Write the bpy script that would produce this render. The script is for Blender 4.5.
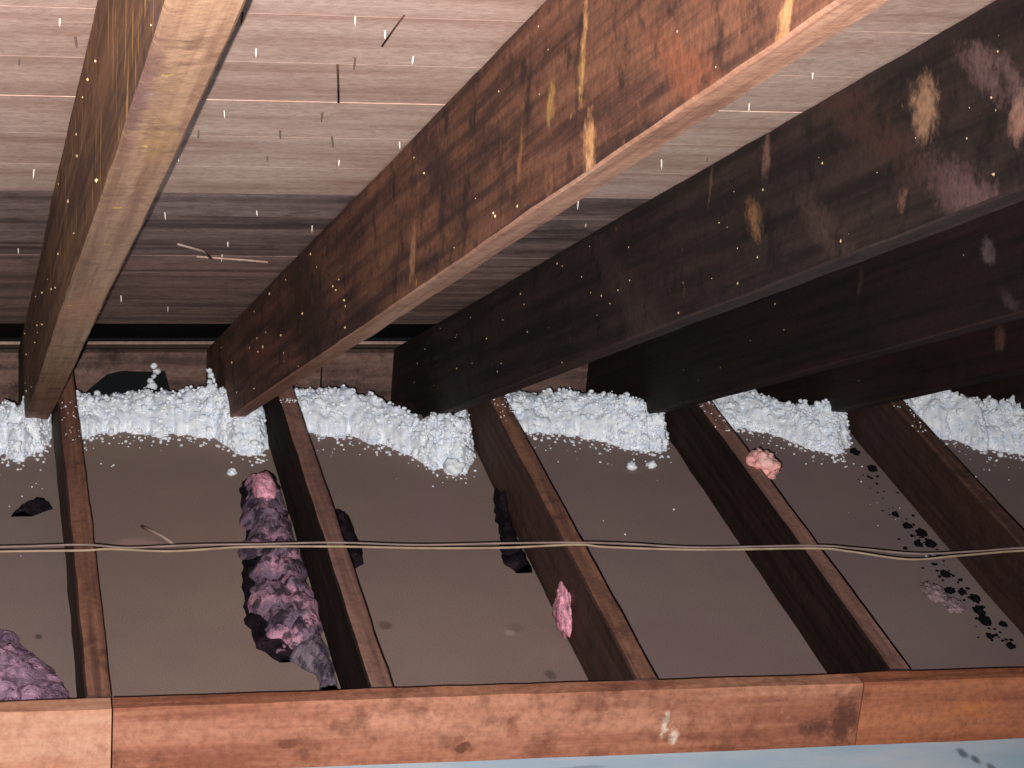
import bpy, bmesh, math, random
from mathutils import Vector, Matrix, noise

# ------------------------------------------------------------------ clear
for o in list(bpy.data.objects): bpy.data.objects.remove(o)
scene = bpy.context.scene
C = scene.collection
random.seed(7)

# ------------------------------------------------------------------ camera
CAM = Vector((0.0, 0.0, 1.875))
RIGHT = Vector((0.97480486, -0.20833209, 0.07970708))
DOWN = Vector((-0.00450587, -0.37565409, -0.926749))
FWD = Vector((0.22301385, 0.90304028, -0.36712815))
cd = bpy.data.cameras.new('camera'); cam = bpy.data.objects.new('camera', cd); C.objects.link(cam)
cd.sensor_width = 36; cd.lens = 2400 / 1024 * 36; cd.clip_start = .05
m3 = Matrix((RIGHT, -DOWN, -FWD)).transposed()
cam.matrix_world = Matrix.Translation(CAM) @ m3.to_4x4()
scene.camera = cam
# ------------------------------------------------------------------ world: dim grey attic air
w = bpy.data.worlds.new('attic_air'); scene.world = w; w.use_nodes = True
w.node_tree.nodes['Background'].inputs[0].default_value = (.9, .95, 1, 1)
w.node_tree.nodes['Background'].inputs[1].default_value = .008
# ------------------------------------------------------------------ the flash beside the lens (slightly left and below)
ld = bpy.data.lights.new('flash', 'SPOT'); fl = bpy.data.objects.new('flash', ld); C.objects.link(fl)
ld.energy = 700; ld.spot_size = math.radians(62); ld.spot_blend = 1.0; ld.shadow_soft_size = .0025
ld.color = (1.0, .95, .92)
aim = (FWD + RIGHT * -.09 + DOWN * -.01).normalized()          # the beam's hot spot sits left of centre
fl.matrix_world = Matrix.Translation(CAM + RIGHT * -.026 + DOWN * .030) @ aim.to_track_quat('-Z', 'Y').to_matrix().to_4x4()
vs = scene.view_settings
vs.view_transform = 'Standard'; vs.look = 'None'; vs.gamma = 1; vs.exposure = 0; vs.use_curve_mapping = False

# ------------------------------------------------------------------ dimensions
A = 0.47191                                   # roof pitch
ZD = CAM.z + 0.5835                           # deck underside height above y = 0
JT = 0.143                                    # joist top
JOIST_X = [-.236, .170, .583, .990, 1.400, 1.801, 2.207]
RAFTER_X = [-.292, .115, .508, .915, 1.355, 1.741, 2.150]
JW = .036; RW = .034; RD = .18
RAFTER_W = [.034, .047, .031, .034, .034, .034, .034]
def roof(s, dn=0.0):                          # slope distance, depth below deck -> (y, z)
    return (s * math.cos(A) - dn * math.sin(A), ZD - s * math.sin(A) - dn * math.cos(A))

# ------------------------------------------------------------------ object helpers
def link(name, me, mat, parent=None, loc=(0, 0, 0)):
    o = bpy.data.objects.new(name, me); C.objects.link(o); o.location = loc
    for m in (mat if isinstance(mat, (list, tuple)) else [mat]):
        if m and m.name not in [x.name for x in me.materials]: me.materials.append(m)
    if parent: o.parent = parent
    return o
def tag(o, label=None, cat=None, group=None, kind=None):
    for k, v in (('label', label), ('category', cat), ('group', group), ('kind', kind)):
        if v: o[k] = v
    return o
def empty(name, loc=(0, 0, 0)):
    o = bpy.data.objects.new(name, None); C.objects.link(o); o.location = loc; o.empty_display_size = .1
    return o
def pydata(name, v, f, smooth=False):
    me = bpy.data.meshes.new(name); me.from_pydata([tuple(p) for p in v], [], f); me.update()
    if smooth: me.polygons.foreach_set('use_smooth', [True] * len(me.polygons))
    return me
def fbm(p, o=4, s=1.0):
    v = 0; a = 1
    p = Vector(p) * s
    for i in range(o):
        v += a * noise.noise(p); p = p * 2.03 + Vector((3.1, 1.7, 5.3)); a *= .5
    return v
def beam(name, p0, p1, side, up, wid, dep, seed, seg=.04, rough=.0012, bow=.003, bev=.004, two=None):
    """sawn timber from p0 to p1 (its top-left edge); side = width axis, up = depth axis; edges worn and uneven"""
    p0, p1, side, up = Vector(p0), Vector(p1), Vector(side), Vector(up)
    L = (p1 - p0).length; n = max(2, int(L / seg)); d = (p1 - p0) / n
    ring = []
    nd = 5
    def line(a, b, k): return [(a[0] + (b[0] - a[0]) * i / k, a[1] + (b[1] - a[1]) * i / k) for i in range(k)]
    b = bev
    for a_, b_, k in (((b, 0), (wid - b, 0), 3), ((wid - b, 0), (wid, -b), 1), ((wid, -b), (wid, -dep + b), nd), ((wid, -dep + b), (wid - b, -dep), 1),
                    ((wid - b, -dep), (b, -dep), 3), ((b, -dep), (0, -dep + b), 1), ((0, -dep + b), (0, -b), nd), ((0, -b), (b, 0), 1)):
        ring += line(a_, b_, k)
    R = len(ring); V = []; F = []; mats = []
    for i in range(n + 1):
        c = p0 + d * i
        t = i * L / n
        bx = bow * noise.noise((t * .9, seed * 7.1, 0)); bz = bow * noise.noise((t * .9, seed * 3.3, 9))
        for j, (a_, z_) in enumerate(ring):
            q = (t * 9, a_ * 60 + seed * 13, z_ * 30)
            jx = rough * fbm(q, 3); jz = rough * fbm((q[0], q[1] + 40, q[2]), 3)
            V.append(c + side * (a_ + bx + jx) + up * (z_ + bz + jz))
    for i in range(n):
        for j in range(R):
            k = (j + 1) % R
            F.append((i * R + j, i * R + k, (i + 1) * R + k, (i + 1) * R + j)); mats.append({'top': 1 if j <= 3 else 0, 'bottom': 1 if 9 <= j <= 13 else 0}[two or 'top'])
    F.append(tuple(range(R))[::-1]); F.append(tuple(n * R + j for j in range(R))); mats += [0, 0]
    me = pydata(name, V, F)
    bm = bmesh.new(); bm.from_mesh(me); bmesh.ops.recalc_face_normals(bm, faces=bm.faces); bm.to_mesh(me); bm.free()
    if two: me.polygons.foreach_set('material_index', mats)
    return me
def ico(sub=1):
    bm = bmesh.new(); bmesh.ops.create_icosphere(bm, subdivisions=sub, radius=1)
    v = [x.co.copy() for x in bm.verts]; f = [tuple(q.index for q in x.verts) for x in bm.faces]; bm.free(); return v, f
ICO0, ICO1, ICO2, ICO3, ICO4 = (ico(i) for i in (1, 1, 2, 3, 4))
OCT = ([Vector(q) for q in ((1,0,0),(-1,0,0),(0,1,0),(0,-1,0),(0,0,1),(0,0,-1))], [(0,2,4),(2,1,4),(1,3,4),(3,0,4),(2,0,5),(1,2,5),(3,1,5),(0,3,5)])
def add_crumb(V, F, p, r, src=ICO1, flat=.8, rnd=random):
    o = len(V); sv, sf = src; q = Vector((rnd.random() * 50, rnd.random() * 50, rnd.random() * 50))
    sc = Vector((rnd.uniform(.7, 1.3), rnd.uniform(.7, 1.3), rnd.uniform(.7, 1.1) * flat))
    rot = Matrix.Rotation(rnd.random() * 6.28, 3, 'Z')
    for v in sv:
        k = 1 + .55 * noise.noise(v * 1.6 + q)
        V.append(rot @ Vector((v.x * sc.x, v.y * sc.y, v.z * sc.z)) * (r * k) + Vector(p))
    F += [tuple(i + o for i in f) for f in sf]
def crumbs(name, items, mat, parent=None, src=ICO1, smooth=False, flat=.8):
    V = []; F = []
    for p, r in items: add_crumb(V, F, p, r, src, flat)
    return link(name, pydata(name, V, F, smooth), mat, parent)
def blob(name, loc, size, mat, seed, amp=.45, freq=1.7, parent=None, src=ICO4, floor=True):
    V = []
    for v in src[0]:
        k = 1 + amp * fbm(v * freq + Vector((seed * 5.3, seed, 0)), 4)
        q = Vector((v.x * size[0], v.y * size[1], v.z * size[2])) * k
        if floor and q.z < -size[2] * .45: q.z = -size[2] * .45 + .0004 * v.x
        V.append(q)
    return link(name, pydata(name, V, src[1], True), mat, parent, loc)
def lump_strip(name, stations, mat, seed, amp=.01, parent=None, n=60, m=22, z0=.0005, expo=.6):
    """soft strip lying on the drywall: stations (y, x_left, x_right, height)"""
    V = []; F = []
    def at(t):
        t *= len(stations) - 1; i = min(int(t), len(stations) - 2); u = t - i
        u = u * u * (3 - 2 * u)
        return [a + (b - a) * u for a, b in zip(stations[i], stations[i + 1])]
    for i in range(n + 1):
        y, xl, xr, h = at(i / n)
        for j in range(m + 1):
            t = j / m; xl_ = xl + amp * 1.5 * fbm((y * 14, seed * 3, 0), 3); x = xl_ + (xr - xl_) * t
            e = math.sin(math.pi * t) ** expo
            z = h * e
            nz = .8 * fbm((x * 24 + seed * 9, y * 20, seed), 3) + .42 * fbm((x * 62 + seed * 9, y * 52, seed), 3)
            edge = e
            V.append(Vector((x + amp * .7 * noise.noise((y * 35, seed * 4, t * 2)) , y + amp * .5 * noise.noise((x * 60, seed, 4)), max(z0, z0 + z + amp * 1.6 * nz * edge))))
    for i in range(n):
        for j in range(m):
            a = i * (m + 1) + j; F.append((a, a + 1, a + m + 2, a + m + 1))
    o = len(V)                                                     # flat underside
    for i in range(n + 1):
        for j in (0, m): V.append(Vector((V[i * (m + 1) + j].x, V[i * (m + 1) + j].y, 0)))
    for i in range(n):
        F.append((o + 2 * i, o + 2 * i + 1, o + 2 * i + 3, o + 2 * i + 2))
        F.append((i * (m + 1), (i + 1) * (m + 1), o + 2 * i + 2, o + 2 * i)); F.append((i * (m + 1) + m, (i + 1) * (m + 1) + m, o + 2 * i + 3, o + 2 * i + 1))
    me = pydata(name, V, F, True)
    bm = bmesh.new(); bm.from_mesh(me); bmesh.ops.recalc_face_normals(bm, faces=bm.faces); bm.to_mesh(me); bm.free()
    return link(name, me, mat, parent)
def tube(name, pts, r, mat, parent=None, n=8):
    V = []; F = []
    for i, p in enumerate(pts):
        p = Vector(p); t = (Vector(pts[min(i + 1, len(pts) - 1)]) - Vector(pts[max(i - 1, 0)])).normalized()
        a = t.cross(Vector((0, 0, 1))).normalized(); b = a.cross(t)
        for j in range(n):
            g = 2 * math.pi * j / n; V.append(p + a * (math.cos(g) * r) + b * (math.sin(g) * r))
    for i in range(len(pts) - 1):
        for j in range(n):
            k = (j + 1) % n; F.append((i * n + j, i * n + k, (i + 1) * n + k, (i + 1) * n + j))
    F.append(tuple(range(n))[::-1]); F.append(tuple((len(pts) - 1) * n + j for j in range(n)))
    return link(name, pydata(name, V, F, True), mat, parent)
def smooth_path(pts, k=10):
    out = []
    P = [Vector(p) for p in pts]
    for i in range(len(P) - 1):
        a, b, c, d = P[max(i - 1, 0)], P[i], P[i + 1], P[min(i + 2, len(P) - 1)]
        for j in range(k):
            t = j / k
            out.append(.5 * ((2 * b) + (c - a) * t + (2 * a - 5 * b + 4 * c - d) * t * t + (3 * b - a - 3 * c + d) * t ** 3))
    return out + [P[-1]]

# ------------------------------------------------------------------ materials
def srgb(r, g, b):
    f = lambda c: (c / 255 / 12.92) if c / 255 <= .04045 else ((c / 255 + .055) / 1.055) ** 2.4
    return (f(r), f(g), f(b), 1)
class NT:
    def __init__(s, name, rough=.85, spec=.25):
        s.m = bpy.data.materials.new(name); s.m.use_nodes = True; s.t = s.m.node_tree
        s.b = s.t.nodes['Principled BSDF']; s.b.inputs['Roughness'].default_value = rough
        s.b.inputs['Specular IOR Level'].default_value = spec
    def n(s, ty, **kw):
        x = s.t.nodes.new(ty)
        for k, v in kw.items(): setattr(x, k, v)
        return x
    def l(s, a, b): s.t.links.new(a, b)
    def coord(s): return s.n('ShaderNodeTexCoord').outputs['Object']
    def rand(s): return s.n('ShaderNodeObjectInfo').outputs['Random']
    def scale(s, v, sc, rotx=0):
        if rotx:
            r = s.n('ShaderNodeVectorRotate', rotation_type='X_AXIS'); r.inputs['Angle'].default_value = rotx; s.l(v, r.inputs['Vector']); v = r.outputs[0]
        x = s.n('ShaderNodeVectorMath', operation='MULTIPLY'); s.l(v, x.inputs[0]); x.inputs[1].default_value = sc; return x.outputs[0]
    def math(s, op, a, b=0, c=0, clamp=False):
        x = s.n('ShaderNodeMath', operation=op, use_clamp=clamp)
        for i, q in enumerate((a, b, c)):
            if isinstance(q, (int, float)): x.inputs[i].default_value = q
            else: s.l(q, x.inputs[i])
        return x.outputs[0]
    def noise(s, v, sc=1, det=5, rough=.6, w=None, off=0):
        x = s.n('ShaderNodeTexNoise', noise_dimensions='4D'); s.l(v, x.inputs['Vector'])
        x.inputs['Scale'].default_value = sc; x.inputs['Detail'].default_value = det; x.inputs['Roughness'].default_value = rough
        if w is not None: s.l(s.math('MULTIPLY_ADD', w, 97.0, off), x.inputs['W'])
        else: x.inputs['W'].default_value = off
        return x.outputs['Fac']
    def ramp(s, f, a, b, lo=0.0, hi=1.0):
        x = s.n('ShaderNodeMapRange', interpolation_type='SMOOTHSTEP'); s.l(f, x.inputs[0])
        x.inputs[1].default_value = a; x.inputs[2].default_value = b; x.inputs[3].default_value = lo; x.inputs[4].default_value = hi
        return x.outputs[0]
    def mix(s, f, a, b, mode='MIX'):
        x = s.n('ShaderNodeMix', data_type='RGBA', blend_type=mode)
        for i, q in ((0, f), (6, a), (7, b)):
            if isinstance(q, (int, float)): x.inputs[i].default_value = q
            elif isinstance(q, tuple): x.inputs[i].default_value = q
            else: s.l(q, x.inputs[i])
        return x.outputs[2]
    def patch(s, v, wob, col, loc, rad, color, strength=1.0, soft=.45, wobble=.9):
        mp = s.n('ShaderNodeMapping', vector_type='TEXTURE'); s.l(v, mp.inputs['Vector'])
        mp.inputs['Location'].default_value = loc; mp.inputs['Scale'].default_value = rad
        ln = s.n('ShaderNodeVectorMath', operation='LENGTH'); s.l(mp.outputs[0], ln.inputs[0])
        d = s.math('MULTIPLY_ADD', wob, wobble, s.math('SUBTRACT', ln.outputs['Value'], wobble * .5))
        return s.mix(s.ramp(d, 1.0, 1 - soft, 0, strength), col, color)
    def out(s, col, h=None, strength=.5, dist=.002):
        if isinstance(col, tuple): s.b.inputs['Base Color'].default_value = col
        else: s.l(col, s.b.inputs['Base Color'])
        if h is not None:
            b = s.n('ShaderNodeBump'); b.inputs['Strength'].default_value = strength; b.inputs['Distance'].default_value = dist
            s.l(h, b.inputs['Height']); s.l(b.outputs[0], s.b.inputs['Normal'])
        return s.m
def wood(name, base, dark, light, axis='Y', rot=0, patches=(), blotch=.55, streak=.5, fleck=None, rough=.8, spec=.25, fine=70, mottle=.45):
    t = NT(name, rough, spec); v = t.coord(); r = t.rand()
    lo = 1.6
    g = {'X': (lo, fine, fine), 'Y': (fine, lo, fine)}[axis]; g2 = {'X': (2.5, 11, 11), 'Y': (11, 2.5, 11)}[axis]
    vr = t.scale(v, (1, 1, 1), rot)
    grain = t.noise(t.scale(vr, g), 1, 6, .65, r)
    blot = t.noise(t.scale(vr, g2), 1, 5, .6, r, 3)
    fine_n = t.noise(v, 90, 4, .7, r, 8)
    col = t.mix(t.ramp(grain, .38, .66), base, light)
    col = t.mix(t.ramp(blot, .5, .72, 0, blotch), col, dark)
    col = t.mix(t.ramp(grain, .52, .34, 0, streak), col, dark)
    pl = t.noise(t.scale(vr, tuple(q * 1.7 for q in g2)), 1, 6, .7, r, 21)
    col = t.mix(t.ramp(pl, .6, .72, 0, .6), col, light)
    wob = t.noise(v, 95, 5, .7, None, 4)
    if patches:                                                # ragged outlines
        nd = t.n('ShaderNodeTexNoise'); t.l(v, nd.inputs['Vector']); nd.inputs['Scale'].default_value = 38; nd.inputs['Detail'].default_value = 5
        sb = t.n('ShaderNodeVectorMath', operation='SUBTRACT'); t.l(nd.outputs['Color'], sb.inputs[0]); sb.inputs[1].default_value = (.5, .5, .5)
        ma = t.n('ShaderNodeVectorMath', operation='MULTIPLY_ADD'); t.l(sb.outputs[0], ma.inputs[0]); ma.inputs[1].default_value = (.008, .03, .03) if axis == 'Y' else (.04, .0, .04); t.l(v, ma.inputs[2])
        for p in patches: col = t.patch(ma.outputs[0], wob, col, *p)
    if mottle:
        mo = t.noise(v, 17, 6, .7, r, 44); m2 = t.noise(v, 45, 5, .7, r, 47)
        col = t.mix(t.ramp(mo, .5, .66, 0, mottle), col, dark); col = t.mix(t.ramp(m2, .56, .7, 0, mottle * .8), col, light)
    if fleck:
        fn = t.noise(t.scale(v, fleck[1]), 1, 3, .5, r, 30)
        col = t.mix(t.ramp(fn, fleck[2], fleck[2] + .05, 0, .8), col, fleck[0])
    col = t.mix(t.ramp(fine_n, .35, .6, .35, 0), col, dark)
    h = t.math('MULTIPLY_ADD', grain, .8, t.math('MULTIPLY', fine_n, .5))
    return t.out(col, h, .55, .003)

SAP = srgb(214, 160, 110); GOLD = srgb(215, 170, 95); PALE = srgb(196, 160, 138); LILAC = srgb(150, 120, 122)
def lp(y, z, ry, rz, col, st=.9, soft=.7, wob=1.5): return ((0, y, z), (.02, ry, rz), col, st, soft, wob)
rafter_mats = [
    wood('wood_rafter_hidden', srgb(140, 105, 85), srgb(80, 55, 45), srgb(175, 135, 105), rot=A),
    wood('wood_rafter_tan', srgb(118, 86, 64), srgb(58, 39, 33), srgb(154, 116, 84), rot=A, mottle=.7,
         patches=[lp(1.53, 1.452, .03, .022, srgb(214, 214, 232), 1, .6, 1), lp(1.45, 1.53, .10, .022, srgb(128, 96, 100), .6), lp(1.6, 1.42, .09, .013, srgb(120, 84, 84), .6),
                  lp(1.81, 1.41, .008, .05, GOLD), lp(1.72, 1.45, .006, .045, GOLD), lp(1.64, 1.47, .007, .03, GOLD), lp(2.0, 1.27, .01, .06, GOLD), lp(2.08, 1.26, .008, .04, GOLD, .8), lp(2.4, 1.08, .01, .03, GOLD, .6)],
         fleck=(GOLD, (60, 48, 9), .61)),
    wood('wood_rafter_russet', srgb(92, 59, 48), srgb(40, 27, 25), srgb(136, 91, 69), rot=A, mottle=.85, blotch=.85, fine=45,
         patches=[lp(1.91, 1.41, .011, .045, SAP), lp(1.86, 1.335, .024, .035, SAP), lp(1.90, 1.38, .010, .03, GOLD, .8), lp(2.59, .985, .022, .045, srgb(176, 128, 95)), lp(3.3, .62, .7, .14, srgb(50, 33, 30), .75), lp(2.5, 1.12, .25, .05, srgb(56, 36, 32), .7),  # the broadest dark patch paints shade into the face toward the eave
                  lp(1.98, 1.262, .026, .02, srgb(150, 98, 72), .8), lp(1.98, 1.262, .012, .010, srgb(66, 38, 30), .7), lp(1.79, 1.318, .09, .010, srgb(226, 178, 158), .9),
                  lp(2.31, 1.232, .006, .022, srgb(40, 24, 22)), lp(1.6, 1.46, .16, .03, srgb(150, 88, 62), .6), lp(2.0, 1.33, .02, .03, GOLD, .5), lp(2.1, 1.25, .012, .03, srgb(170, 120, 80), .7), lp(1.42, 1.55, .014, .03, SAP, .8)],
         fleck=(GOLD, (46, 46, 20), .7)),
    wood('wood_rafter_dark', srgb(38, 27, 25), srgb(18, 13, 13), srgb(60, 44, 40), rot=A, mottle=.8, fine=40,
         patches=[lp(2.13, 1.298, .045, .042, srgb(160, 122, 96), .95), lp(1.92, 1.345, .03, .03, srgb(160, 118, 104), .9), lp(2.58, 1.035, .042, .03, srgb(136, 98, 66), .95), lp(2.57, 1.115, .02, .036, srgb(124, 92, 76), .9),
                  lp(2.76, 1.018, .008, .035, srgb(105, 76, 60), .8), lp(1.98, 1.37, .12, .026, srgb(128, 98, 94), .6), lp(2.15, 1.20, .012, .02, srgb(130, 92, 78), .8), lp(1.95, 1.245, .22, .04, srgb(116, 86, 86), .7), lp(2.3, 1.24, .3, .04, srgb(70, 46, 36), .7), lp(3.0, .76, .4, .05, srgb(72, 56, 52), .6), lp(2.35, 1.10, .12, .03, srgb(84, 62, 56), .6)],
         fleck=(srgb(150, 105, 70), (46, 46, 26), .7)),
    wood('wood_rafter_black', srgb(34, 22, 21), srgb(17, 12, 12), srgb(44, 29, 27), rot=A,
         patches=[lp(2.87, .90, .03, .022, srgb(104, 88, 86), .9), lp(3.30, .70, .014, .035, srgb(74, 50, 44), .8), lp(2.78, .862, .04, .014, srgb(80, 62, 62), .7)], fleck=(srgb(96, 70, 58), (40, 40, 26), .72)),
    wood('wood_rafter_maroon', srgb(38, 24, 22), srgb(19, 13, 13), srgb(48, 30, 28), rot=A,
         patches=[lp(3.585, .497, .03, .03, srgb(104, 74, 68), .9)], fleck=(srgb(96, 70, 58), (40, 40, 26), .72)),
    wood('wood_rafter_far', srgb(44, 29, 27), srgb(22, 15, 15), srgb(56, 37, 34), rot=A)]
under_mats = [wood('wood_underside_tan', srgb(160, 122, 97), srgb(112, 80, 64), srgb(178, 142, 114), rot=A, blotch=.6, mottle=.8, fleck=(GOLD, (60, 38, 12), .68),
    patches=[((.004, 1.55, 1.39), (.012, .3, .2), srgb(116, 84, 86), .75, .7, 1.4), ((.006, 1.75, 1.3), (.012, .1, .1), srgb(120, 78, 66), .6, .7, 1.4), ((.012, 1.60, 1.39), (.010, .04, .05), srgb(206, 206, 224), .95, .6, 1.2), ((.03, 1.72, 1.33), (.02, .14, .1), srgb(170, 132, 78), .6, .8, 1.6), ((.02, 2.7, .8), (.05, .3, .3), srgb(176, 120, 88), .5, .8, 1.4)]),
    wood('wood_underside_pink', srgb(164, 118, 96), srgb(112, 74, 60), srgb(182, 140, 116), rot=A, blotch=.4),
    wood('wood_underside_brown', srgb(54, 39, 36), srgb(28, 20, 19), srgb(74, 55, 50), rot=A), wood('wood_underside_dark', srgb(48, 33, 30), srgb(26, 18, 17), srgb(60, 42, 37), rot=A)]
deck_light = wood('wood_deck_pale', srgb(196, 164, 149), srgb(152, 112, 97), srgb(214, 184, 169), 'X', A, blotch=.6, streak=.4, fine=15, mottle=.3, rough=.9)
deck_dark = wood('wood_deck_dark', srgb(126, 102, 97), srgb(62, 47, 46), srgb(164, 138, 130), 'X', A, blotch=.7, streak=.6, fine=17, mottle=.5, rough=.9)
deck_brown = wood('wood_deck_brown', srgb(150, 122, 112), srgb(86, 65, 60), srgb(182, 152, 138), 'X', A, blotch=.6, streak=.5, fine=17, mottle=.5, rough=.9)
fascia_m = wood('wood_fascia', srgb(104, 80, 72), srgb(50, 38, 36), srgb(140, 112, 102), 'X', blotch=.8, fine=20, mottle=.8)
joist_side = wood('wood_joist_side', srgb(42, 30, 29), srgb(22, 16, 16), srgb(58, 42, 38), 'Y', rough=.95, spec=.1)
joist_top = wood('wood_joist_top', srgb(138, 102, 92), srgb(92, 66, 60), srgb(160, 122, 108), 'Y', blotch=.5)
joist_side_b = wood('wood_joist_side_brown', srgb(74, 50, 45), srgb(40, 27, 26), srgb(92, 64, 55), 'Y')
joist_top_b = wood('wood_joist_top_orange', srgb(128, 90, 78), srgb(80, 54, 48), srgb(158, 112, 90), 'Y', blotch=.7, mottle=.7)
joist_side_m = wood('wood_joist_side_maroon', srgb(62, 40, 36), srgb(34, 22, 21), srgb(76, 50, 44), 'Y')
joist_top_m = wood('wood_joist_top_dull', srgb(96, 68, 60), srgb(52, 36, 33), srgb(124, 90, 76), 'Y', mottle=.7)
plate_m = wood('wood_plate_orange', srgb(154, 96, 74), srgb(92, 52, 41), srgb(186, 130, 104), 'X', blotch=.9, streak=.3, fine=22, mottle=.55,
     patches=[((.46, 3.03, .075), (.02, .05, .012), srgb(112, 64, 52), .8), ((.72, 3.03, .06), (.022, .05, .009), srgb(84, 48, 38), .8), ((.80, 3.03, .085), (.014, .05, .03), srgb(140, 84, 66), .6),
              ((1.03, 3.03, .09), (.008, .05, .03), srgb(222, 200, 180), .9, .6, 1.3), ((1.047, 3.03, .066), (.012, .05, .018), srgb(220, 196, 176), .9, .6, 1.3), ((.93, 3.03, .12), (.012, .05, .012), srgb(120, 76, 60), .7),
              ((1.318, 3.03, .08), (.026, .05, .06), srgb(84, 50, 42), .9, .7, 1.5), ((1.27, 3.03, .07), (.04, .05, .02), srgb(78, 46, 38), .8, .7, 1.5), ((.62, 3.03, .11), (.1, .05, .012), srgb(196, 140, 116), .6)])
plate_pale = wood('wood_plate_pale', srgb(186, 132, 106), srgb(150, 98, 77), srgb(202, 154, 128), 'X', blotch=.4, streak=.25, fine=26, mottle=.6)
plate_end = wood('wood_plate_amber', srgb(148, 88, 66), srgb(88, 50, 39), srgb(178, 112, 78), 'X', blotch=.8, streak=.3, fine=22, mottle=.55, patches=[((1.53, 3.03, .095), (.06, .05, .03), srgb(186, 112, 62), .6, .9, 1.4)])
shadow_felt = NT('roofing_felt', .95, .1); shadow_felt = shadow_felt.out(srgb(22, 20, 22))

def drywall():
    t = NT('drywall_dusty', .95, .1); v = t.coord()
    a = t.noise(v, 420, 2, .6); b = t.noise(v, 3.2, 5, .6, None, 2); c = t.noise(v, 26, 5, .7, None, 5)
    col = t.mix(t.ramp(b, .35, .68), srgb(150, 130, 124), srgb(160, 141, 130))
    oc = t.n('ShaderNodeObjectInfo').outputs['Color']; col = t.mix(1.0, col, oc, 'MULTIPLY')
    col = t.mix(t.ramp(a, .35, .65, .5, 0), col, srgb(112, 98, 96))
    col = t.mix(t.ramp(c, .58, .74, 0, .3), col, srgb(136, 114, 110))
    wob = t.noise(v, 45, 5, .65, None, 4)
    for (x, y, rx, ry, cc, st) in ((.69, 3.538, .016, .022, srgb(104, 76, 64), .6), (.91, 3.515, .02, .022, srgb(128, 110, 104), .6), (.897, 3.498, .012, .014, srgb(182, 164, 152), .6),
                                   (.933, 3.349, .013, .02, srgb(84, 70, 66), .6), (.118, 3.53, .008, .012, srgb(74, 60, 56), .7), (.30, 3.87, .05, .03, srgb(186, 146, 142), .6), 
                                   (.86, 3.98, .05, .18, srgb(150, 124, 128), .4), (.64, 4.15, .02, .1, srgb(190, 150, 150), .6), (1.62, 4.16, .04, .1, srgb(140, 118, 122), .6), (1.755, 3.75, .04, .4, srgb(136, 124, 126), .6)):
        col = t.patch(v, wob, col, (x, y, 0), (rx, ry, .05), cc, st, .6)
    return t.out(col, t.math('ADD', a, c), .35, .001)
drywall_m = drywall()
def white_insul():
    t = NT('white_insulation', .95, .1); v = t.coord()
    a = t.noise(v, 60, 5, .7); b = t.noise(v, 14, 4, .6, None, 3)
    col = t.mix(t.ramp(a, .36, .62), srgb(214, 224, 238), srgb(244, 248, 252)); col = t.mix(t.ramp(b, .55, .75, 0, .5), col, srgb(216, 218, 242))
    return t.out(col, a, .5, .003)
white_m = white_insul()
def fibre(name, pink, mid, dark, lo=.4):
    t = NT(name, .97, .05); v = t.coord()
    a = t.noise(v, 20, 4, .6); b = t.noise(v, 34, 5, .65, None, 3); c = t.noise(v, 200, 3, .7, None, 6)
    col = t.mix(t.ramp(a, .47, .64), mid, pink); col = t.mix(t.ramp(b, .52, lo, 0, .85), col, dark)
    return t.out(col, t.math('ADD', b, c), .9, .005), t
pink_purple = fibre('fibreglass_purple', srgb(196, 146, 166), srgb(122, 102, 120), srgb(46, 39, 50), .42)[0]
pink_bright = fibre('fibreglass_pink', srgb(255, 206, 198), srgb(255, 186, 180), srgb(225, 150, 152), .3)[0]
pink_soft = fibre('fibreglass_rose', srgb(255, 186, 206), srgb(232, 162, 182), srgb(140, 92, 110), .32)[0]
mauve_m = fibre('fibreglass_mauve', srgb(196, 154, 180), srgb(146, 118, 140), srgb(80, 64, 80), .36)[0]
grey_tuft = fibre('fibreglass_grey', srgb(140, 124, 134), srgb(110, 98, 110), srgb(56, 50, 60), .4)[0]
dark_scrap = fibre('dark_paper', srgb(62, 46, 56), srgb(34, 28, 34), srgb(18, 15, 20), .4)[0]
soot_m = fibre('soot', srgb(36, 32, 36), srgb(22, 20, 24), srgb(12, 11, 14), .4)[0]
purple_faint = fibre('fibre_faint', srgb(172, 146, 152), srgb(160, 136, 140), srgb(130, 110, 114), .36)[0]
def plain(name, c, rough=.6, spec=.4, metal=0):
    t = NT(name, rough, spec); a = t.noise(t.coord(), 30, 4, .6); t.b.inputs['Metallic'].default_value = metal
    return t.out(t.mix(t.ramp(a, .35, .65), c, tuple(q * .72 for q in c[:3]) + (1,)))
wire_cream = plain('wire_cream', srgb(176, 154, 130), .6); wire_grey = plain('wire_grey', srgb(150, 128, 122), .6)
nail_m = plain('nail_steel', srgb(205, 196, 186), .5, .5, .1); nail_dark = plain('nail_rust', srgb(74, 56, 50), .7)
splinter_m = plain('splinter_pale', srgb(170, 144, 132), .8); fleck_m = plain('pale_fleck', srgb(200, 170, 128), .8); crack_m = plain('bare_split', srgb(70, 42, 34), .9)
def blue():
    t = NT('pale_blue_sheet', .6, .3); v = t.coord()
    a = t.noise(t.scale(v, (3, 9, 3)), 1, 6, .65); wob = t.noise(v, 40, 5, .65, None, 4)
    col = t.mix(t.ramp(a, .38, .66), srgb(172, 204, 226), srgb(200, 218, 230))
    for x, y, rx, ry, st in ((1.50, 2.985, .012, .02, .8), (1.515, 2.965, .010, .02, .8), (1.53, 2.94, .01, .02, .7), (.9, 2.99, .05, .006, .4), (1.25, 2.95, .06, .008, .4)):
        col = t.patch(v, wob, col, (x, y, .043), (rx, ry, .05), srgb(70, 92, 104), st, .7, 1.2)
    return t.out(col, a, .2, .002)
blue_m = blue()

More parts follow.
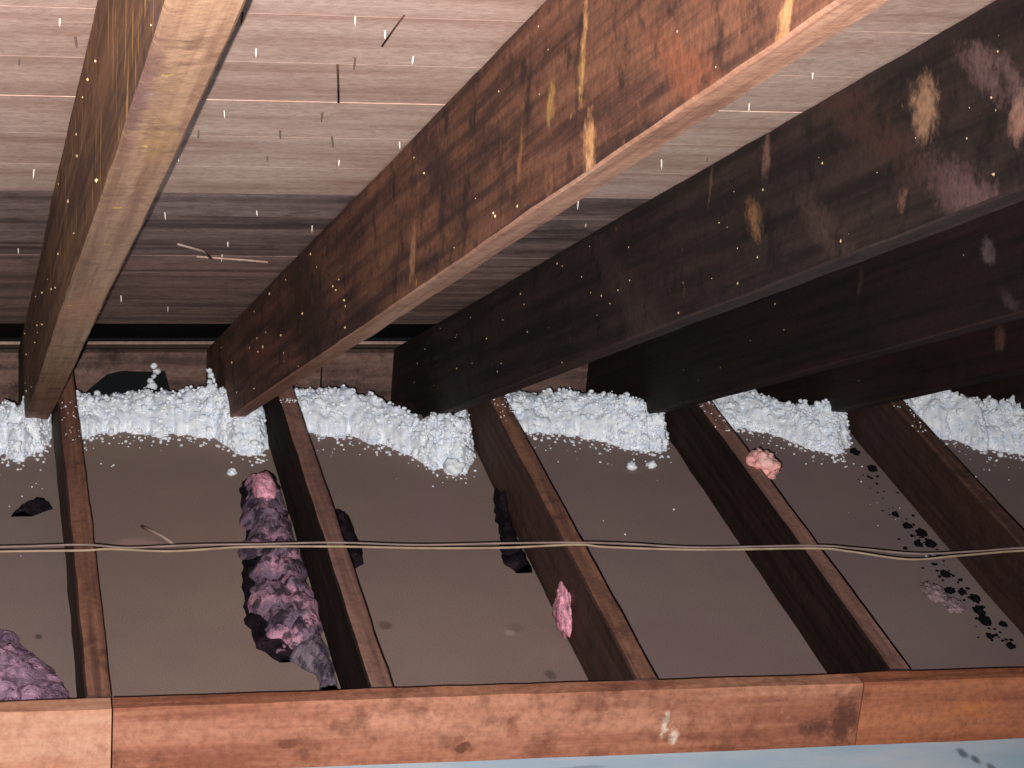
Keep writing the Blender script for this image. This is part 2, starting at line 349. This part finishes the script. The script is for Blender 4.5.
# ================================================================== THE SETTING
# roof deck: boards laid across the rafters, each its own piece
ceiling = tag(empty('ceiling', (0, 0, 0)), 'roof deck of horizontal sheathing boards above the rafters', 'roof deck', kind='structure')
edges = [-1.6, -1.2, -.8, -.4, 0, .4, .8, 1.2, 1.6, 1.99, 2.19, 2.397, 2.597, 2.783, 2.985, 3.183, 3.382, 3.58, 3.865, 3.985, 4.18, 4.42, 4.66, 4.935]
def deck_board(s0, s1, x0, x1, mat, lift=0.0, seed=0, th=.02):
    g = .003 if seed == 18 else .0003
    y0, z0 = roof(s0 + g, -lift - th); y1 = Vector((0, math.cos(A), -math.sin(A))); up = Vector((0, math.sin(A), math.cos(A)))
    me = beam('deck_board', (x0, y0, z0), (x1, y0, z0), y1, up, s1 - s0 - 2 * g, th, seed, .12, 0, 0, .0001)
    return link('deck_board', me, mat, ceiling)
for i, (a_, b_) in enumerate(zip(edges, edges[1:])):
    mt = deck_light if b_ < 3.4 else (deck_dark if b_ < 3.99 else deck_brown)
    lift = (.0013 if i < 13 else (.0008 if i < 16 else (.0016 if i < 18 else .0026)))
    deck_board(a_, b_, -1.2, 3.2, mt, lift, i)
deck_board(5.32, 5.395, -1.2, 3.2, deck_brown, .002, 77, .006)
y0, z0 = roof(-1.6, -.034); fe = beam('roofing_felt', (-1.2, y0, z0), (3.2, y0, z0), (0, math.cos(A), -math.sin(A)), (0, math.sin(A), math.cos(A)), 7.02, .008, 3, .5, 0, 0)
link('roofing_felt', fe, shadow_felt, ceiling)
# nail points through the deck
nv = []; nf = []
for k, (z, r) in enumerate(((.004, .0016), (-.010, .0015), (-.016, .0002))):
    for j in range(6): nv.append((r * math.cos(j * 1.047), r * math.sin(j * 1.047), z))
for k in range(2):
    for j in range(6): nf.append((k * 6 + j, (k + 1) * 6 + j, (k + 1) * 6 + (j + 1) % 6, k * 6 + (j + 1) % 6))
nf += [tuple(range(6)), tuple(range(12, 18))[::-1]]
nail_a = pydata('nail', nv, nf); nail_a.materials.append(nail_m); nail_b = pydata('nail_rusty', nv, nf); nail_b.materials.append(nail_dark)
NAILS = [(0.104, 2.509), (0.086, 3.223), (0.261, 2.953), (0.253, 3.125), (0.277, 2.539), (0.351, 2.398), (0.378, 2.567), (0.434, 2.555), (0.385, 2.836), (0.352, 2.944), (0.416, 2.974), (0.358, 3.109), (0.448, 3.128), (0.5, 3.002), (0.248, 2.396), (0.395, 3.529), (0.387, 3.826), (0.393, 3.966), (0.461, 4.387), (0.49, 3.657), (0.366, 4.654), (0.271, 4.492), (0.366, 3.39), (0.859, 2.581), (0.844, 2.743), (0.885, 3.614), (0.055, 2.609), (0.082, 3.918), (0.087, 2.439)]
rn = random.Random(3)
NAILS += [(rn.uniform(.2, .5), rn.uniform(2.3, 4.6)) for _ in range(5)] + [(rn.uniform(.56, .9), rn.uniform(1.8, 4.5)) for _ in range(7)]
for i, (x, s) in enumerate(NAILS):
    y, z = roof(s, -.001); o = bpy.data.objects.new('nail', nail_b if i in (0, 8, 9, 10, 11) or i % 4 == 2 else nail_a); C.objects.link(o)
    o.location = (x, y, z); o.rotation_euler = (rn.uniform(-.35, -.05), rn.uniform(-.12, .12), 0); o.parent = ceiling
    k = rn.uniform(.4, .72); o.scale = (k, k, k * rn.uniform(.7, 1.3))
# torn splinters hanging from the deck
for pts, r, mt in (([(.31, 3.80), (.35, 3.84), (.37, 3.90)], .0018, splinter_m), ([(.35, 3.93), (.42, 3.935), (.46, 3.93)], .0018, deck_brown)):
    tube('splinter', [(x, *roof(s, .006 + .004 * i)) for i, (x, s) in enumerate(pts)], r, mt, ceiling, 6)
tube('split', [(.395, *roof(2.51, -.0004)), (.394, *roof(2.44, -.0004)), (.394, *roof(2.385, -.0004))], .0010, crack_m, ceiling, 6)

tube('split', [(.365, *roof(2.597, -.0004)), (.380, *roof(2.69, -.0004)), (.394, *roof(2.78, -.0004))], .0012, crack_m, ceiling, 6)
# eave: fascia boards at the rafter tails, soffit, wall plate
back = tag(empty('wall_back', (0, 4.82, 0)), 'eave closed off by a weathered fascia board behind the white insulation', 'wall', kind='structure')
def prism(name, poly, y0, y1, mat, parent):                     # outline in x,z
    n = len(poly); V = [(x, y0 - 4.82, z) for x, z in poly] + [(x, y1 - 4.82, z) for x, z in poly]
    F = [tuple(range(n)), tuple(range(n, 2 * n))[::-1]] + [(i, i + n, (i + 1) % n + n, (i + 1) % n) for i in range(n)]
    me = pydata(name, V, F); bm = bmesh.new(); bm.from_mesh(me); bmesh.ops.recalc_face_normals(bm, faces=bm.faces); bm.to_mesh(me); bm.free()
    return link(name, me, mat, parent)
prism('fascia_board', [(-1.2, -.2), (.245, -.2), (.247, -.107), (.27, -.085), (.30, -.058), (.33, -.05), (.39, -.052), (.423, -.05), (.438, -.105), (.44, -.2), (.76, -.2), (.76, -.008), (-1.2, -.008)], 4.82, 4.84, fascia_m, back)
prism('fascia_board', [(.764, -.2), (3.2, -.2), (3.2, -.010), (.764, -.010)], 4.822, 4.842, fascia_m, back)
prism('soffit_board', [(-1.2, -.215), (3.2, -.215), (3.2, -.2), (-1.2, -.2)], 4.44, 4.86, joist_side, back)
prism('wall_plate', [(-1.2, -.20), (3.2, -.20), (3.2, -.013), (-1.2, -.013)], 4.40, 4.55, joist_side, back)

# drywall ceiling seen from above, one panel to a bay
floor = tag(empty('floor', (0, 0, 0)), 'dusty grey-brown drywall between the joists seen from above', 'drywall', kind='structure')
bx = [-1.2] + [x + JW / 2 for x in JOIST_X] + [3.2]
for i in range(len(bx) - 1):
    a_, b_ = bx[i], bx[i + 1]; e = .0004
    V = [(x, y, z) for z in (-.0127, 0) for x, y in ((a_ + e, 1.2), (b_ - e, 1.2), (b_ - e, 4.45), (a_ + e, 4.45))]
    link('drywall_panel', pydata('drywall_panel', V, [(3, 2, 1, 0), (4, 5, 6, 7), (0, 1, 5, 4), (1, 2, 6, 5), (2, 3, 7, 6), (3, 0, 4, 7)]), drywall_m, floor).color = ((.98, .99, 1.0, 1), (.98, .99, 1.0, 1), (1.02, 1.0, .94, 1), (1.02, .97, .96, 1), (.95, .91, .98, 1), (.92, .90, 1.0, 1), (.86, .86, .96, 1), (.86, .86, .96, 1))[i]

# ================================================================== TIMBERS
R_LABEL = ['roof rafter beyond the left edge of the picture', 'tan roof rafter at far left with golden scratches and bright underside', 'reddish-brown roof rafter with knot, yellow sap streaks and lit lower edge',
           'dark brown roof rafter with scattered pale tan patches on its side', 'near-black roof rafter with one grey smudge, below the patchy dark one',
           'low dark maroon roof rafter with one dull pinkish spot at right edge', 'lowest rightmost dark roof rafter just above the white insulation']
rf = random.Random(11)
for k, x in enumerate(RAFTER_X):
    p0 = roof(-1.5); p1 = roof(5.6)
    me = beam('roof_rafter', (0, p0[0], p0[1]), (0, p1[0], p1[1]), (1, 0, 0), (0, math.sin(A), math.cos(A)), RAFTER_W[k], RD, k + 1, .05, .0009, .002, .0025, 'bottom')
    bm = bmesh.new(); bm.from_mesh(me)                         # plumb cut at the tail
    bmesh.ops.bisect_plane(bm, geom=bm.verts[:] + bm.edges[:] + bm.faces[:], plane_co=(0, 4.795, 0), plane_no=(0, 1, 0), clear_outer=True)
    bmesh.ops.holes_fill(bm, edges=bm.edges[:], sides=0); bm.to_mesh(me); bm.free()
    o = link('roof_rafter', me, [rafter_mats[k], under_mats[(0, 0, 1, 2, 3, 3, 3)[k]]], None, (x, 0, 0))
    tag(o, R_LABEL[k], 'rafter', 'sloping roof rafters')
    if 0 < k < 6:                                              # dust flecks clinging to the visible faces
        V = []; F = []
        for _ in range((0, 35, 45, 60, 24, 16)[k]):
            s = rf.uniform(1.6, 5.2); dn = rf.uniform(.01, .175); y, z = roof(s, dn)
            add_crumb(V, F, (-.0005, y, z), rf.uniform(.0005, .0016) * (.6 + s * .16), OCT, 1.4, rf)
        link('dust_fleck', pydata('dust_fleck', V, F), fleck_m, o)['kind'] = 'stuff'
J_LABEL = ['ceiling joist beyond the left edge of the picture', 'narrow brown ceiling joist at far left, joining the board joint below', 'ceiling joist with black side next to the purple insulation strip',
           'brown ceiling joist with orange-lit top and pink tuft on its side', 'dark ceiling joist carrying the salmon-pink lump near its far end', 'wide dark maroon ceiling joist with black debris along its foot', 'ceiling joist beyond the right edge of the picture']
for k, x in enumerate(JOIST_X):
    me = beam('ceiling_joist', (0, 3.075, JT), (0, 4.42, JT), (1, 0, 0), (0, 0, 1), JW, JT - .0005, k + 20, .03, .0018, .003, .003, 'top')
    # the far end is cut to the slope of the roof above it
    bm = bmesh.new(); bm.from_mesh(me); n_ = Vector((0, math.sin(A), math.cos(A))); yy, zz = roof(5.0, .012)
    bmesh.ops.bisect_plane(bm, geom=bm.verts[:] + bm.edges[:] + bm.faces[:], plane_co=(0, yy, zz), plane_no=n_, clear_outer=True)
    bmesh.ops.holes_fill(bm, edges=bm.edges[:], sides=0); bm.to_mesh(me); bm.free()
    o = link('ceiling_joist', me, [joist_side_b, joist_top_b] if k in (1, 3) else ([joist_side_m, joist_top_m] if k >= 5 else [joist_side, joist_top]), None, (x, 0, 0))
    tag(o, J_LABEL[k], 'joist', 'ceiling joists')
for (x0, x1, mt, lab, sd) in ((-.9, .2045, plate_pale, 'pale peach header board at bottom left corner, butting the longer one', 41), (.207, 1.342, plate_m, 'long orange-brown header board with knots and white scuffs across joist ends', 42),
                              (1.344, 2.9, plate_end, 'amber header board at bottom right beyond the dark stained joint', 43)):
    me = beam('header_board', (x0, 3.0335, JT), (x1, 3.0335, JT), (0, 1, 0), (0, 0, 1), .038, JT - .0005, sd, .03, .0016, .0022, .004)
    tag(link('header_board', me, mt), lab, 'board', 'header boards across the joist ends')
me = beam('floor_sheet', (-.9, 1.2, .043), (2.9, 1.2, .043), (0, 1, 0), (0, 0, 1), 1.823, .0425, 60, .06, .001, .002, .003)
tag(link('floor_sheet', me, blue_m), 'pale blue sheet lying below the header boards at the bottom edge', 'sheet')

# ================================================================== WHITE INSULATION
def lerp_list(L, x):
    if x <= L[0][0]: return L[0][1]
    for (a, b), (c, d) in zip(L, L[1:]):
        if x <= c: return b + (d - b) * (x - a) / (c - a)
    return L[-1][1]
HEAPS = [  # x0, x1, front edge y(x), crest height(x), label
    (-.199, .170, [(-.2, 4.27), (.07, 4.28), (.11, 4.26), (.17, 4.34)], [(-.2, .08), (.17, .075)], 'fluffy white insulation heap at left edge, left of the narrow joist'),
    (.207, .583, [(.2, 4.34), (.3, 4.37), (.48, 4.34), (.53, 4.28), (.583, 4.27)], [(.2, .072), (.34, .078), (.40, .085), (.52, .09), (.583, .06)], 'white insulation heap in the bay with the purple strip'),
    (.620, .990, [(.62, 4.36), (.75, 4.34), (.82, 4.29), (.88, 4.19), (.95, 4.19), (.99, 4.25)], [(.62, .075), (.72, .092), (.82, .086), (.9, .075), (.99, .06)], 'white insulation heap drooping forward in the middle bay'),
    (1.027, 1.400, [(1.02, 4.36), (1.2, 4.34), (1.3, 4.27), (1.4, 4.28)], [(1.02, .07), (1.16, .072), (1.25, .088), (1.32, .102), (1.38, .075)], 'white insulation heap with a tall peak, above two white crumbs'),
    (1.437, 1.801, [(1.43, 4.36), (1.6, 4.36), (1.7, 4.25), (1.74, 4.25), (1.8, 4.33)], [(1.43, .07), (1.6, .08), (1.72, .075), (1.8, .06)], 'white insulation heap above the salmon-pink lump'),
    (1.838, 2.207, [(1.83, 4.40), (1.95, 4.34), (2.05, 4.25), (2.21, 4.22)], [(1.83, .09), (1.93, .085), (2.02, .105), (2.1, .10), (2.21, .07)], 'white insulation heap at the right edge beyond the maroon joist')]
rh = random.Random(5); strewn = []
for hi, (x0, x1, front, crest, lab) in enumerate(HEAPS):
    nx, ny = 130, 70; V = []; F = []; yb = 4.60
    def bulge(x): return min(1, max(0, (x - x1 + .125) / .06))   # piled forward and higher against the rafter tail
    def foot(x): return lerp_list(front, x) - .024 * bulge(x) + .03 * fbm((x * 26, hi, 0), 4) + .05 * max(0, 1 - (x1 - x) / .02)
    def hgt(x, y):
        fy = foot(x); k = bulge(x)
        h = (lerp_list(crest, x) - .030) * (1 - k) + .074 * k
        h *= (1 + .24 * fbm((x * 16, hi * 3, 1), 3)) * min(1, .45 + (x1 - x) / .035)
        yc = min(4.43, fy + .085)
        t = (y - fy) / (yc - fy)
        if t <= 0: return -.002
        e = min(1, t) ** (.42 + .2 * k) if y < yc else 1 - ((y - yc) / .10) ** 2 * .9
        z = h * e + (.012 + .008 * k) * fbm((x * 42, y * 42, hi), 5) * min(1, t * 3)
        return max(z, -.002 if y < 4.55 else -.05)
    for i in range(nx + 1):
        for j in range(ny + 1):
            x = x0 + .002 + (x1 - x0 - .004) * i / nx; y = 4.13 + (yb - 4.13) * j / ny
            V.append(Vector((x, y, hgt(x, y))))
    for i in range(nx):
        for j in range(ny):
            a = i * (ny + 1) + j
            q = (a, a + ny + 1, a + ny + 2, a + 1)
            if max(V[k].z for k in q) > -.0015: F.append(q)
    lump = []
    for q_ in range(1500):                                       # granules that make up the heap
        x = rh.uniform(x0 + .008 if q_ % 5 < 3 else x1 - .13, x1 - .006); fy = foot(x); y = fy + (abs(rh.gauss(0, .07)) if rh.random() < .6 else rh.uniform(.0, .03)); y = min(y, 4.5)
        z = hgt(x, y)
        if z < -.001: continue
        lump.append(((x, y, z * (1 if y > fy + .03 else rh.uniform(.2, 1)) + rh.uniform(-.002, .002)), rh.uniform(.0015, .005) * (1.8 if rh.random() < .12 else 1)))
    for _ in range(45):                                        # ragged crest
        x = rh.uniform(x0 + .01, x1 - .01)
        if any(rx - .01 < x < rx + RW + .01 for rx in RAFTER_X): continue
        y = min(4.43, foot(x) + .085) + rh.uniform(-.01, .02); lump.append(((x, y, hgt(x, y) + rh.uniform(.000, .010)), rh.uniform(.0015, .0055)))
    for p, r in lump: add_crumb(V, F, p, r, ICO1, .9, rh)
    base = Vector(((x0 + x1) / 2, 4.4, 0)); V = [v - base for v in V]
    used = sorted({i for f in F for i in f}); ix = {u: n for n, u in enumerate(used)}
    me = pydata('insulation_heap', [V[u] for u in used], [tuple(ix[i] for i in f) for f in F], True)
    o = tag(link('insulation_heap', me, white_m, None, base), lab, 'insulation', 'white loose-fill insulation heaps at the eave')
    # fine crumbs that have rolled out onto the drywall
    items = []
    for _ in range(150):
        x = rh.uniform(x0 + .006, x1 - .006); fy = lerp_list(front, x); d = rh.expovariate(1 / .028) if rh.random() < .9 else rh.uniform(0, .5)
        r = rh.uniform(.0014, .0042) * (1 if d < .06 else .62)
        if foot(x) - d < (3.5, 4.2, 4.06, 3.5, 3.5, 3.5)[hi]: continue
        items.append(((x - base.x, foot(x) - d - base.y, r * .6), r))
    for _ in range(22):                                        # dust on the joist top beside it
        xx = x1 + rh.uniform(.002, JW - .002); items.append(((xx - base.x, rh.uniform((4.0, 4.17, 4.07, 4.0, 4.0, 4.0)[hi], 4.19) - base.y, JT + .001), rh.uniform(.0008, .0022)))
    crumbs('loose_crumb', items, white_m, o)['kind'] = 'stuff'
LUMPS = [((.498, 4.164), .009, 'lone white crumb on drywall above the purple strip'),
         ((1.284, 4.164), .0105, 'left one of two white crumbs below the peaked heap'), ((1.329, 4.172), .010, 'right one of two white crumbs below the peaked heap'),
         ((.925, 4.16), .02, 'rounded white lump at the tip of the drooping heap'), ((2.085, 4.205), .007, 'small white crumb below the right-edge heap')]
for i, ((x, y), r, lab) in enumerate(LUMPS):
    o = blob('insulation_lump', (x, y, r * .42), (r, r, r * .85), white_m, i + 3, .5, 1.6, src=ICO3); tag(o, lab, 'insulation', 'fallen white insulation lumps')
# clots of white fluff clinging to the eave boards
fl_items = [((.372, 4.60, .012), .008), ((.380, 4.60, .0), .007), ((.373, 4.60, -.012), .006), ((.366, 4.6, -.022), .006), ((.37, 4.6, -.034), .007), ((.36, 4.6, -.044), .009)]
V = []; F = []
for p, r in fl_items: add_crumb(V, F, Vector(p) - Vector((.37, 4.6, 0)), r * 1.15, ICO2, 1, rh)
tag(link('fluff_clot', pydata('fluff_clot', V, F, True), white_m, None, (.396, 4.812, -.048)), 'small upright clot of white fluff before the dark eave hole', 'fluff')
V = []; F = []
for p, r in (((0, 0, .03), .007), ((.004, .002, .018), .008), ((.012, 0, .006), .009), ((.008, .0, -.006), .009)): add_crumb(V, F, p, r, ICO2, 1, rh)
tag(link('fluff_clot', pydata('fluff_clot', V, F, True), white_m, None, (.496, 4.62, .0)), 'white fluff stuck at the tail of the reddish rafter', 'fluff')

# ================================================================== FIBREGLASS AND DEBRIS
st = empty('insulation_batt', (.53, 3.75, 0)); tag(st, 'long torn purple-pink fibreglass strip lying against the black-sided joist', 'insulation')
def at_parent(o, par): o.parent = par; o.matrix_parent_inverse = Matrix.Translation(par.location).inverted(); return o
f_ = lump_strip('paper_facing', [(4.16, .535, .58, .006), (4.10, .503, .58, .012), (3.95, .50, .58, .012), (3.78, .476, .58, .014), (3.60, .458, .58, .016), (3.47, .468, .578, .012), (3.42, .50, .57, .006)], dark_scrap, 3, .009)
at_parent(f_, st)
f_ = lump_strip('fibreglass', [(4.10, .530, .568, .015), (4.03, .506, .578, .035), (3.9, .495, .580, .038), (3.76, .483, .581, .035), (3.62, .472, .581, .04), (3.5, .478, .58, .034), (3.44, .50, .57, .012)], pink_purple, 8, .017, n=110, m=34)
at_parent(f_, st); f_['label'] = 'purple-pink glass wool'
f_ = blob('pink_tuft', (.536, 4.0, .048), (.022, .05, .016), pink_soft, 4, .4, 1.8, floor=False); at_parent(f_, st)
f_ = lump_strip('torn_tail', [(3.48, .525, .58, .012), (3.42, .515, .58, .03), (3.38, .545, .58, .022), (3.325, .552, .582, .014)], grey_tuft, 12, .012)
at_parent(f_, st)
tag(lump_strip('insulation_batt', [(3.55, .0, .06, .006), (3.52, -.04, .085, .022), (3.45, -.10, .115, .034), (3.38, -.12, .15, .034), (3.32, -.12, .165, .024), (3.27, -.12, .16, .004)], mauve_m, 21, .02, n=70, m=34), 'mauve fibreglass clump in the bottom left bay above the peach board', 'insulation')
tag(blob('insulation_lump', (1.446, 3.868, .140), (.028, .034, .025), pink_bright, 31, .45, 1.6, floor=False), 'salmon-pink fibreglass lump resting on the dark joist below the white heap', 'insulation')
tag(blob('insulation_tuft', (.979, 3.475, .052), (.011, .043, .036), pink_soft, 35, .5, 1.7, floor=False), 'small rose-pink tuft stuck to the side of the brown joist', 'insulation')
tag(lump_strip('insulation_scrap', [(3.97, .622, .655, .01), (3.92, .622, .69, .04), (3.84, .622, .695, .035), (3.77, .622, .69, .02), (3.75, .63, .67, .006)], dark_scrap, 41, .012), 'dark purple scrap right of the joist with the black side', 'scrap')
tag(lump_strip('insulation_scrap', [(4.03, .972, .987, .02), (3.95, .968, .987, .05), (3.87, .955, .987, .02), (3.79, .94, .987, .012), (3.72, .955, .987, .015)], dark_scrap, 44, .010), 'dark torn scrap at the left foot of the brown joist', 'scrap')
tag(lump_strip('insulation_scrap', [(4.05, .12, .155, .008), (4.02, .10, .158, .014), (3.99, .085, .12, .006)], dark_scrap, 47, .010), 'small dark scrap on drywall left of the narrow joist', 'scrap')
tag(blob('fibre_tuft', (1.702, 3.60, .004), (.017, .035, .006), purple_faint, 51, .6, 2.2), 'faint purple fibre tuft on drywall, upper of two by the maroon joist', 'tuft')
tag(blob('fibre_tuft', (1.716, 3.55, .004), (.016, .026, .005), purple_faint, 53, .6, 2.2), 'faint purple fibre tuft on drywall, lower of two by the maroon joist', 'tuft')
DEB = [[1.782, 4.144, .012], [1.752, 3.932, .009], [1.756, 3.878, .011], [1.772, 3.846, .014], [1.748, 3.799, .011], [1.772, 3.798, .014], [1.752, 3.673, .012], [1.733, 3.606, .012], [1.758, 3.604, .009], [1.769, 3.572, .013], [1.758, 3.526, .014], [1.754, 3.488, .015], [1.783, 3.475, .009], [1.763, 3.395, .010], [1.74, 3.433, .009], [1.775, 4.229, .013], [1.771, 3.751, .007]]
order = ('first', 'second', 'third', 'fourth', 'fifth', 'sixth', 'seventh', 'eighth', 'ninth', 'tenth', 'eleventh', 'twelfth', 'thirteenth', 'fourteenth', 'fifteenth', 'sixteenth', 'lowest')
for i, (x, y, r) in enumerate(sorted(DEB, key=lambda q: -q[1])):
    o = blob('soot_clump', (x, y, r * .2), (r * .7, r * 1.1, r * .35), soot_m, 60 + i, .6, 1.8, src=ICO3)
    tag(o, 'black sooty clump along the maroon joist, %s counted down from the white heap' % order[i], 'debris', 'black debris clumps along the maroon joist')
rd = random.Random(9)
c = crumbs('soot_grit', [((rd.gauss(1.76, .018), rd.uniform(3.4, 4.12), .001), rd.uniform(.0015, .005)) for _ in range(90)], soot_m, flat=.5)
tag(c, 'fine black grit strewn along the maroon joist foot', 'grit', kind='stuff')
tag(tube('wood_splinter', [(.312, 3.935, .003), (.33, 3.905, .006), (.345, 3.88, .008), (.362, 3.858, .003)], .003, splinter_m, None, 6), 'pale thin splinter on drywall near the left wire', 'splinter')

# ================================================================== WIRES strung across the joist tops
def wire(name, pts, r, mat, lab):
    tag(tube(name, smooth_path(pts, 12), r, mat), lab, 'wire')
z_ = JT + .004
wire('wire', [(-.6, 3.56, z_), (-.22, 3.545, z_), (.057, 3.551, z_ - .002), (.188, 3.545, z_), (.231, 3.548, z_), (.33, 3.542, z_ - .003), (.45, 3.55, z_ - .002), (.60, 3.541, z_), (.739, 3.535, z_ - .003), (.88, 3.528, z_ - .002), (1.008, 3.53, z_), (1.06, 3.520, z_ - .001), (1.218, 3.507, z_ - .003), (1.418, 3.497, z_), (1.48, 3.484, z_ - .001), (1.577, 3.455, z_ - .004), (1.673, 3.463, z_ - .003), (1.819, 3.472, z_), (2.0, 3.465, z_ - .003), (2.225, 3.47, z_), (2.7, 3.46, z_)],
     .0020, wire_cream, 'thin cream wire strung across the joist tops')
wire('wire', [(-.6, 3.585, z_), (-.22, 3.565, z_), (.057, 3.566, z_ - .001), (.188, 3.566, z_), (.26, 3.556, z_ - .002), (.36, 3.561, z_ - .002), (.47, 3.558, z_ - .001), (.60, 3.556, z_), (.739, 3.545, z_ - .002), (.88, 3.545, z_ - .002), (1.008, 3.538, z_), (1.1, 3.533, z_ - .002), (1.218, 3.516, z_ - .003), (1.418, 3.508, z_), (1.5, 3.496, z_ - .002), (1.6, 3.474, z_ - .003), (1.7, 3.476, z_ - .002), (1.819, 3.482, z_), (2.0, 3.475, z_ - .003), (2.225, 3.48, z_), (2.7, 3.47, z_)],
     .0018, wire_grey, 'dull grey-brown wire running just behind the cream one')
